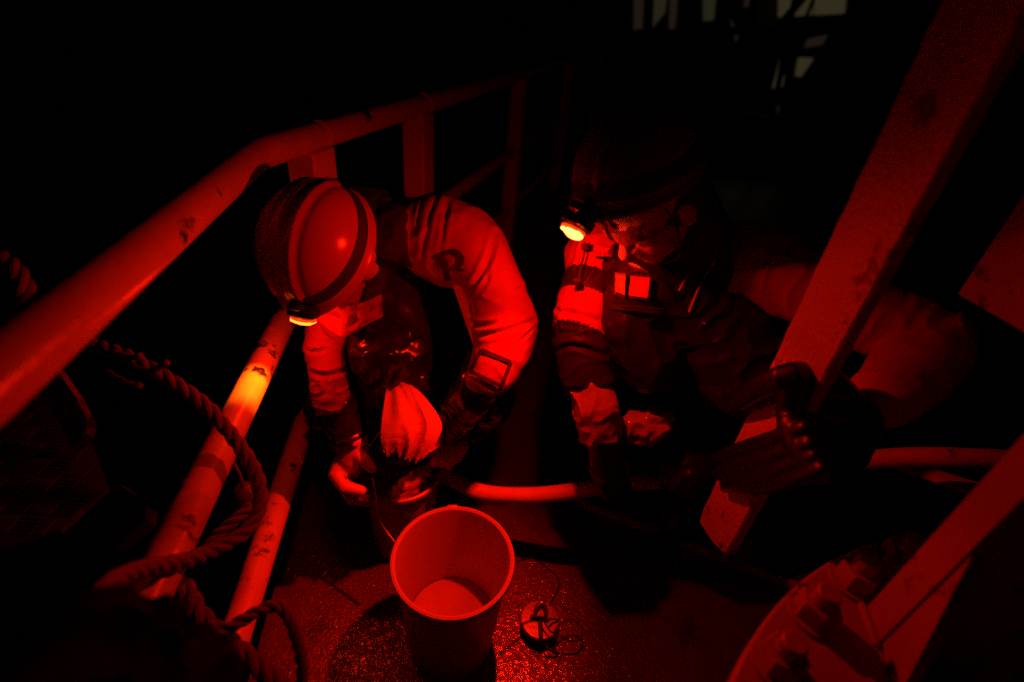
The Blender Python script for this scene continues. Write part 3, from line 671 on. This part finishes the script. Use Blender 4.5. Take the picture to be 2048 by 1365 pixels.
# ---------------------------------------------------------------- crew member on the right
p2 = thing('person', (.7, 1.15, 0), 'person in dark helmet with glowing headlamp, gloved hand gripping the gantry leg', 'person', 'crew on deck')
H2 = P(1272, 342, .955)
f2 = V((-.80, -.42, -.36)).normalized(); u2 = V((-.34, -.04, .94)); u2 = (u2 - f2 * u2.dot(f2)).normalized(); r2 = f2.cross(u2).normalized()
NK2 = P(1390, 500, 1.14); SR2 = P(1196, 520, 1.25); SL2 = V((.70, .98, 1.00))
ER2 = P(1150, 665, 1.20); WR2 = P(1190, 800, 1.19)
HP2 = V((.80, 1.24, .58)); CH2 = V((.56, 1.10, .84))
EL2 = P(1866, 688, .98); WL2 = P(1752, 815, .93)
fF = (f2 * .90 - u2 * .40).normalized(); uF = (u2 - fF * u2.dot(fF)).normalized(); rF = r2; cen = P(1306, 408, .97)
mb = head_mesh('body', cen, fF, uF, rF, .95)
mb.tube([HP2, CH2, NK2, cen - uF * .09 - fF * .04], [.13, .14, .06, .05], 20, True)
mb.tube([SR2, CH2 + V((0, 0, .1)), SL2], [.06, .09, .06], 18, True)
mb.tube([SL2, EL2, WL2], [.05, .042, .03], 16, True); mb.tube([SR2, ER2, WR2], [.05, .042, .03], 16, True)
K2L = V((.66, .86, .46)); A2L = V((.86, 1.02, .1)); K2R = V((.46, 1.28, .44)); A2R = V((.72, 1.45, .1))
for h_, k_, a_ in ((HP2 + V((.05, -.08, 0)), K2L, A2L), (HP2 + V((-.05, .08, 0)), K2R, A2R)):
    mb.tube([h_, k_], [.08, .058], 16, True); mb.tube([k_, a_], [.055, .042], 16, True)
link('body', blob_mesh('body', mb, .0042, 4), M['skin'], p2)
# jacket with dark bands on the sleeve
mb = MB()
mb.tube([HP2, HP2.lerp(CH2, .6), CH2, NK2 + V((.02, .03, -.06))], [.165, .175, .17, .11], 26, True)
mb.tube([SR2, CH2.lerp(NK2, .6), SL2], [.085, .12, .095], 22, True)
sil_rings(mb, [(1160, 450), (1148, 500), (1128, 550), (1114, 600), (1104, 660), (1112, 720), (1122, 775)], [(1230, 455), (1240, 500), (1240, 550), (1232, 600), (1218, 660), (1222, 720), (1230, 770)],
          [1.25, 1.24, 1.23, 1.22, 1.205, 1.2, 1.2], [.07, .075, .075, .072, .068, .062, .055], 28, 4)
mb.tube([SL2, SL2.lerp(EL2, .5), EL2], [.09, .078, .07], 22, True)
mb.tube([EL2, P(1820, 745, .95), P(1770, 795, .935)], [.072, .07, .062], 22, True)
b2 = [(SR2, ER2), (ER2, WR2), (SL2, EL2), (EL2, WL2), (HP2, NK2)]
j2m = blob_mesh('jacket', mb, .005, 4, folds(b2, .006, 20, 9, 8))
crease(j2m, [([(1165, 480), (1158, 510), (1150, 545)], .005, .006), ([(1190, 505), (1180, 535), (1160, 565)], .005, .007),
             ([(1112, 622), (1150, 628), (1200, 642)], .006, .009), ([(1115, 648), (1145, 650), (1180, 657)], .005, .006), ([(1108, 705), (1150, 692), (1215, 714)], .006, .008)])
j2 = link('jacket', j2m, [M['jacket2'], M['navy']], p2)
ad = (ER2 - SR2); 
for p_ in j2m.polygons:
    c_ = p_.center; t = (c_ - SR2).dot(ad) / ad.length_squared; near = (c_ - (SR2 + ad * max(0, min(1.7, t)))).length < .11
    dark = False
    if near and c_.x < .50: dark = (.30 < t < .56) or t > .98
    elif c_.y > .84 or c_.x < .72:                      # body: dark below the yoke
        dark = (c_ - NK2).dot((HP2 - NK2).normalized()) > .11 or c_.x < .62
    p_.material_index = 1 if dark else 0
# black bib / work vest over the chest
mb = MB()
mb.tube([HP2 + V((-.02, -.02, 0)), CH2 + V((-.035, -.045, -.05)), P(1300, 560, 1.17)], [.165, .165, .12], 26, True)
mb.tube([P(1300, 560, 1.17), P(1420, 640, 1.19), P(1500, 760, 1.20)], [.10, .11, .12], 22, True)
mb.tube([P(1245, 530, 1.19), P(1250, 640, 1.18), P(1300, 720, 1.2)], [.062, .07, .08], 22, True)
for h_, k_, a_ in ((HP2 + V((.05, -.08, 0)), K2L, A2L), (HP2 + V((-.05, .08, 0)), K2R, A2R)):
    mb.tube([h_, k_], [.11, .088], 20, True); mb.tube([k_, a_ + V((0, 0, .06))], [.086, .072], 20, True)
vm = blob_mesh('work_vest', mb, .0065, 4, folds([(HP2, CH2), (HP2, K2L), (K2L, A2L), (HP2, K2R)], .006, 18, 12, 3))
vest = link('work_vest', vm, M['vest'], p2)
for k_, a_ in ((K2L, A2L), (K2R, A2R)):
    mb = MB(); mb.tube([a_ + V((0, 0, .12)), a_ + V((0, .01, -.03))], [.064, .056], 18, True)
    mb.tube([a_ + V((.04, .03, -.045)), a_ + V((-.07, -.06, -.05)), a_ + V((-.13, -.12, -.06))], [.05, .047, .036], 16, True)
    link('boot', blob_mesh('boot', mb, .007, 4), M['rubber'], p2)
bvv = BVHTree.FromPolygons([v.co.copy() for v in vm.vertices], [tuple(p.vertices) for p in vm.polygons])
def onvest(px, py, off):
    h, n_, i_, d_ = bvv.ray_cast(CAM, ray(px, py).normalized()); q = h if h is not None else P(px, py, 1.05)
    return q - ray(px, py).normalized() * off
def vquad(name, cs_, thick, m, nu=8, nv=8, cr=.002):
    g = MB(); T = [];
    for i in range(nu + 1):
        for j in range(nv + 1):
            a_ = V((*cs_[0], 0)).lerp(V((*cs_[1], 0)), i / nu); b_ = V((*cs_[3], 0)).lerp(V((*cs_[2], 0)), i / nu); q = a_.lerp(b_, j / nv)
            ed = min(i, nu - i, j, nv - j); T.append(onvest(q.x, q.y, (thick if ed else .001) + cr * noise.noise(V((i * .6, j * .6, thick * 90)))))
    g.v = T
    for i in range(nu):
        for j in range(nv): x = i * (nv + 1) + j; g.f.append((x, x + 1, x + nv + 2, x + nv + 1))
    return build(g, name, m, vest)
vquad('chest_pouch', [(1230, 545), (1254, 548), (1252, 598), (1228, 588)], .022, M['plastic'])
vquad('chest_pouch', [(1262, 552), (1306, 556), (1300, 604), (1254, 596)], .016, M['jacket2'])
vquad('harness_strap', [(1215, 606), (1330, 618), (1332, 632), (1214, 620)], .010, M['strap'])
build(MB().tube([onvest(x, y, .006) for x, y in ((1430, 520), (1408, 555), (1392, 590), (1378, 625))], .0028, 6), 'piping', M['plastic'], vest)
build(MB().tube([onvest(x, y, .006) for x, y in ((1384, 532), (1370, 560), (1358, 582))], .0026, 6), 'piping', M['plastic'], vest)
sheet(p2, 'collar', [(1245, 488), (1270, 497), (1300, 505)], [(1247, 503), (1272, 512), (1298, 517)], [1.10, 1.09, 1.10], M['jacket'], .006, .004, crumple=.003, seed=6)
sheet(p2, 'collar', [(1182, 504), (1200, 505), (1220, 508)], [(1184, 513), (1202, 514), (1222, 514)], [1.12, 1.12, 1.12], M['jacket'], .004, .004, crumple=.002, seed=9)
cordp = smooth_path([P(1170, 485, 1.12), P(1168, 510, 1.12), P(1160, 540, 1.12), P(1156, 558, 1.12)], 6)
build(MB().tube(cordp, .0022, 6), 'drawcord', M['strap'], p2)
build(MB().box(P(1155, 562, 1.115), (RI * .010, UI * .0055, FI * .005), .002), 'cord_toggle', M['strap'], p2)
build(MB().box(P(1170, 494, 1.115), (RI * .008, UI * .007, FI * .005), .002), 'cord_toggle', M['strap'], p2)
# dark gauntlet sleeve, pale cuff, black glove of the right hand
mb = MB(); mb.tube([P(1178, 770, 1.20), P(1192, 815, 1.19), P(1198, 850, 1.20), P(1202, 880, 1.205)], [.050, .056, .052, .050], 26)
link('cuff', blob_mesh('cuff', mb, .0042, 2, folds([(P(1175, 750, 1.19), P(1205, 900, 1.21))], .013, 15, 13, 12)), M['cuff'], p2)
mb = MB()
mb.tube([P(1205, 870, 1.21), P(1214, 905, 1.24)], [.047, .044], 18, True)
mb.tube([P(1212, 895, 1.23), P(1214, 935, 1.26)], [.046, .044], 18, True)
for x0, x1, dx, dd in ((1190, 1200, 12, 0), (1205, 1218, 18, .015), (1222, 1234, 18, .03), (1238, 1248, 8, .045)):
    mb.tube([P(x0, 935, 1.25 + dd), P(x1, 962, 1.27 + dd), P(x1 + dx, 985, 1.30 + dd), P(x1 + dx + 8, 1000, 1.34 + dd)], [.018, .0165, .015, .012], 12, True)
mb.tube([P(1236, 905, 1.23), P(1252, 930, 1.24), P(1250, 958, 1.26)], [.018, .016, .013], 12, True)
link('glove', blob_mesh('glove', mb, .0036, 3), M['rubber'], p2)
# left hand on the gantry leg
xf = XP - .017; mb = MB()
def pf(px, py, dx=0): return PX(px, py, xf + dx)
palm = [(P(1722, 852, .90), P(1600, 770, .885)), (P(1715, 865, .895), P(1600, 850, .845)), (P(1708, 885, .895), P(1620, 895, .845)), (P(1700, 905, .90), P(1640, 930, .85)), (P(1690, 820, .90), P(1612, 805, .86))]
for a_, b_ in palm: mb.tube([a_, b_], [.034, .030], 16, True)
mb.tube([pf(1590, 770, .004), pf(1580, 815, .006), pf(1582, 855, .004)], [.026, .022, .022], 14, True)
mb.tube([pf(1585, 852, .0), pf(1600, 890, .0), pf(1640, 945, .002)], [.024, .025, .02], 14, True)
mb.tube([P(1650, 770, .90), P(1720, 840, .905)], [.036, .036], 16, True)
for pts, rr in (([(1610, 858), (1540, 880), (1470, 902), (1432, 920)], .0150), ([(1620, 890), (1540, 915), (1470, 936), (1436, 950)], .0150), ([(1630, 915), (1550, 945), (1490, 962), (1452, 968)], .0142), ([(1645, 940), (1580, 965), (1530, 975), (1490, 978)], .0130)):
    pp = [pf(*pts[0], -.004), pf(*pts[1], -.014), pf(*pts[2], -.006), pf(*pts[3], .004)]
    mb.tube(smooth_path(pp, 4), [rr * 1.0, rr * .86], 14, True)
mb.tube(smooth_path([P(1640, 765, .885), pf(1585, 752, -.004), pf(1520, 778, -.008), pf(1475, 808, .0)], 4), [.028, .017], 14, True)
link('glove', blob_mesh('glove', mb, .003, 4), M['rubber'], p2)
he2, L2, lf2, lu2 = helmet(p2, H2, f2, u2, r2, M['helmet2'], 0, 0, .003, .92, (-.0, .010, -.034), .014)
lp = smooth_path([L2 + lf2 * .022 + r2 * x * .001 + lu2 * y * .001 for x, y in ((-28, 10), (-24, -2), (-12, -10), (2, -8), (12, -3), (22, -6), (27, 2))], 6)
build(MB().tube(lp, [.0032 + .0065 * math.sin(math.pi * i / (len(lp) - 1)) ** 2 for i in range(len(lp))], 10, True), 'lens', M['lens2'], he2)
lamp_light('headlamp_flood', L2 + lf2 * .036, (-.2, -.05, -1), 5, he2, 179, .25, .012)
lamp_light('headlamp_spill', L2 + lf2 * .036, None, 3.8, he2, radius=.012)
lamp_light('headlamp_beam', L2 + lf2 * .034, V((-.04, .78, .2)) - (L2 + lf2 * .036), 42, he2, 62, .8, .012)
# safety glasses
gl = MB()
for s in (-1, 1):
    R_ = []
    for i in range(9):
        for_ = []
        an0 = s * (.10 + .62 * i / 8)
        R_.append([cen + (rF * math.sin(an0) * k_ + fF * math.cos(an0) * k_ * 1.22) + uF * z_ for k_, z_ in ((.083, .050), (.087, .050), (.090, .028), (.086, .004 + .016 * abs(math.sin(an0))), (.082, .004 + .016 * abs(math.sin(an0))), (.084, .028))])
    gl.rings(R_)
build(gl, 'safety_glasses', M['specs'], p2)
mb = MB(); mb.tube([NK2 + V((.03, .04, -.05)), NK2.lerp(cen - uF * .09 - fF * .04, .5), cen - uF * .085 - fF * .045], [.105, .085, .074], 22, True)
link('neck_gaiter', blob_mesh('neck_gaiter', mb, .005, 3, folds([(NK2, cen)], .008, 30, 8, 2)), M['navy'], p2)
# hair showing under the helmet
mb = MB(); 
mb.ell(cen - fF * .03 + uF * .0, (rF * .082, fF * .085, uF * .07))
for s in (): mb.tube(smooth_path([cen + rF * s * .078 + fF * .028 + uF * .03, cen + rF * s * .08 + fF * .015 - uF * .01, cen + rF * s * .074 - fF * .01 - uF * .05], 4), .012, 8, True)
link('hair', blob_mesh('hair', mb, .004, 2, lump(.004, 90)), M['hair'], p2)
mb = MB(); chin = [cen + rF * s_ * x + fF * y + uF * z for s_, x, y, z in ((1, .082, .03, .05), (1, .078, .03, -.02), (1, .05, .04, -.10), (1, 0, .055, -.125), (-1, .05, .04, -.10), (-1, .078, .03, -.02), (-1, .082, .03, .05))]
build(MB().tube(smooth_path(chin, 5), .0032, 6), 'chin_strap', M['strap'], p2)

# plastic bag by the knee
mb = MB(); sil_rings(mb, [(1236, 836), (1240, 852), (1246, 868), (1258, 884)], [(1322, 812), (1344, 834), (1338, 862), (1318, 888)], [1.25, 1.235, 1.235, 1.25], [.010, .022, .022, .008], 36, 8)
def crump(co, n): return .013 * ridge(V((co.x * 16, co.y * 30, co.z * 34))) + .003 * noise.noise(co * 90) - .006
bgm = link('plastic_bag', blob_mesh('plastic_bag', mb, .003, 1, crump), M['plastic']); tag(bgm, 'crumpled clear plastic bag shining beside the pale glove cuff', 'bag')

# ================================================================== far background
dh = thing('deckhouse', (6.5, 12, 0), 'dark deckhouse wall far behind with glowing panels for its lit parts', 'deckhouse')
def far_quad(cs_, d, name, m, par, t=.06):
    q = [P(*c_, d) for c_ in cs_]; return build(MB().prism(q, FI * t), name, m, par, False)
wq = [P(1180, 100, 12.4), P(1800, 100, 12.4)]
build(MB().prism([V((*wq[0].xy, 0)), V((*wq[1].xy, 0)), V((*wq[1].xy, 6)), V((*wq[0].xy, 6))], V((.4, 2.2, 0))), 'wall', M['house'], dh, False)
for cs_, m in (([(1270, -60), (1290, -60), (1285, 55), (1268, 58)], 'glow_panel3'), ([(1306, -60), (1342, -60), (1330, 25), (1300, 60)], 'glow_panel2'), ([(1345, -60), (1362, -60), (1350, 58), (1338, 60)], 'glow_panel3'),
               ([(1408, -60), (1438, -60), (1428, 38), (1408, 40)], 'glow_panel2'), ([(1560, -60), (1632, -60), (1625, 28), (1558, 32)], 'window'), ([(1637, -60), (1700, -60), (1690, 25), (1630, 28)], 'window'),
               ([(1488, -60), (1520, -60), (1510, 10), (1490, 12)], 'glow_panel3'), ([(1556, 72), (1590, 62), (1586, 78), (1565, 84)], 'glow_panel3'), ([(1622, 66), (1662, 58), (1646, 88), (1610, 94)], 'glow_panel3'),
               ([(1562, 118), (1573, 118), (1566, 172), (1546, 175)], 'window'), ([(1598, 115), (1628, 117), (1604, 152), (1592, 150)], 'window'), ([(1550, 212), (1560, 212), (1552, 240), (1542, 238)], 'glow_panel3'), ([(1622, 100), (1646, 98), (1640, 108), (1622, 108)], 'glow_panel3'),
               ([(1462, 40), (1474, 60), (1482, 84), (1474, 84)], 'glow_panel3'), ([(1480, 114), (1488, 116), (1476, 136), (1472, 132)], 'glow_panel3')):
    far_quad(cs_, 11.1, 'window', M[m], dh, .05)  # wall patches that glow themselves instead of being lit
mastL = [((1310, -120), (1296, 140), 6.6, .03), ((1250, 70), (1480, 62), 6.8, .05), ((1600, -60), (1540, 260), 6.4, .035), ((1500, 112), (1680, 100), 6.6, .04), ((1440, -80), (1500, 140), 6.3, .025), ((1700, -120), (1480, 150), 6.0, .05), ((1480, 90), (1720, 38), 6.5, .10), ((1530, -100), (1470, 180), 6.2, .05), ((1660, -80), (1560, 160), 5.6, .02), ((1390, -100), (1376, 120), 6.5, .06)]
for i, (a_, b_, d, r) in enumerate(mastL):
    lab = ('thin dark pipe in front of the leftmost glow panels', 'dark horizontal pipe under the leftmost glow panels', 'leaning dark pipe in front of the small glow panels', 'dark horizontal pipe above the two small bright glow panels', 'thin leaning pipe between the glow panel groups', 'slanting dark derrick boom crossing the far glow panels', 'dark horizontal spar in front of the far glow panels', 'dark steep mast left of the glow panels', 'thin dark stay wire across the glow panels', 'dark mast between the green glow panels')[i]
    nm = ('pipe', 'pipe', 'pipe', 'pipe', 'pipe', 'derrick_boom', 'spar', 'mast', 'stay_wire', 'mast')[i]
    A_, B_ = P(*a_, d), P(*b_, d)
    o = build(MB().tube([A_, A_.lerp(B_, .5), B_, B_ + (B_ - A_) * .2], r, 12), nm, M['black']); tag(o, lab, nm.replace('_', ' '))

# added dark locker keeping the panel glow from mirroring in the far deck
b0 = PZ(1500, 300, 0); lk = thing('reflection_blocker', b0, 'added low dark locker on the far deck below the lit windows', 'blocker')
build(MB().box(b0 + V((0, 0, .20)), (RI.xy.to_3d().normalized() * .9, V((.15, 1, 0)).normalized() * .3, (0, 0, .20)), .02), 'body', M['black'], lk)
build(MB().box(b0 + V((0, 0, .425)), (RI.xy.to_3d().normalized() * .93, V((.15, 1, 0)).normalized() * .33, (0, 0, .03)), .01), 'lid', M['black'], lk)
for k_ in (-.5, .5): build(MB().box(b0 + RI.xy.to_3d().normalized() * k_ - V((.05, .335, -.36)), (RI.xy.to_3d().normalized() * .05, (0, .012, 0), (0, 0, .06)), .005), 'latch', M['steel'], lk)
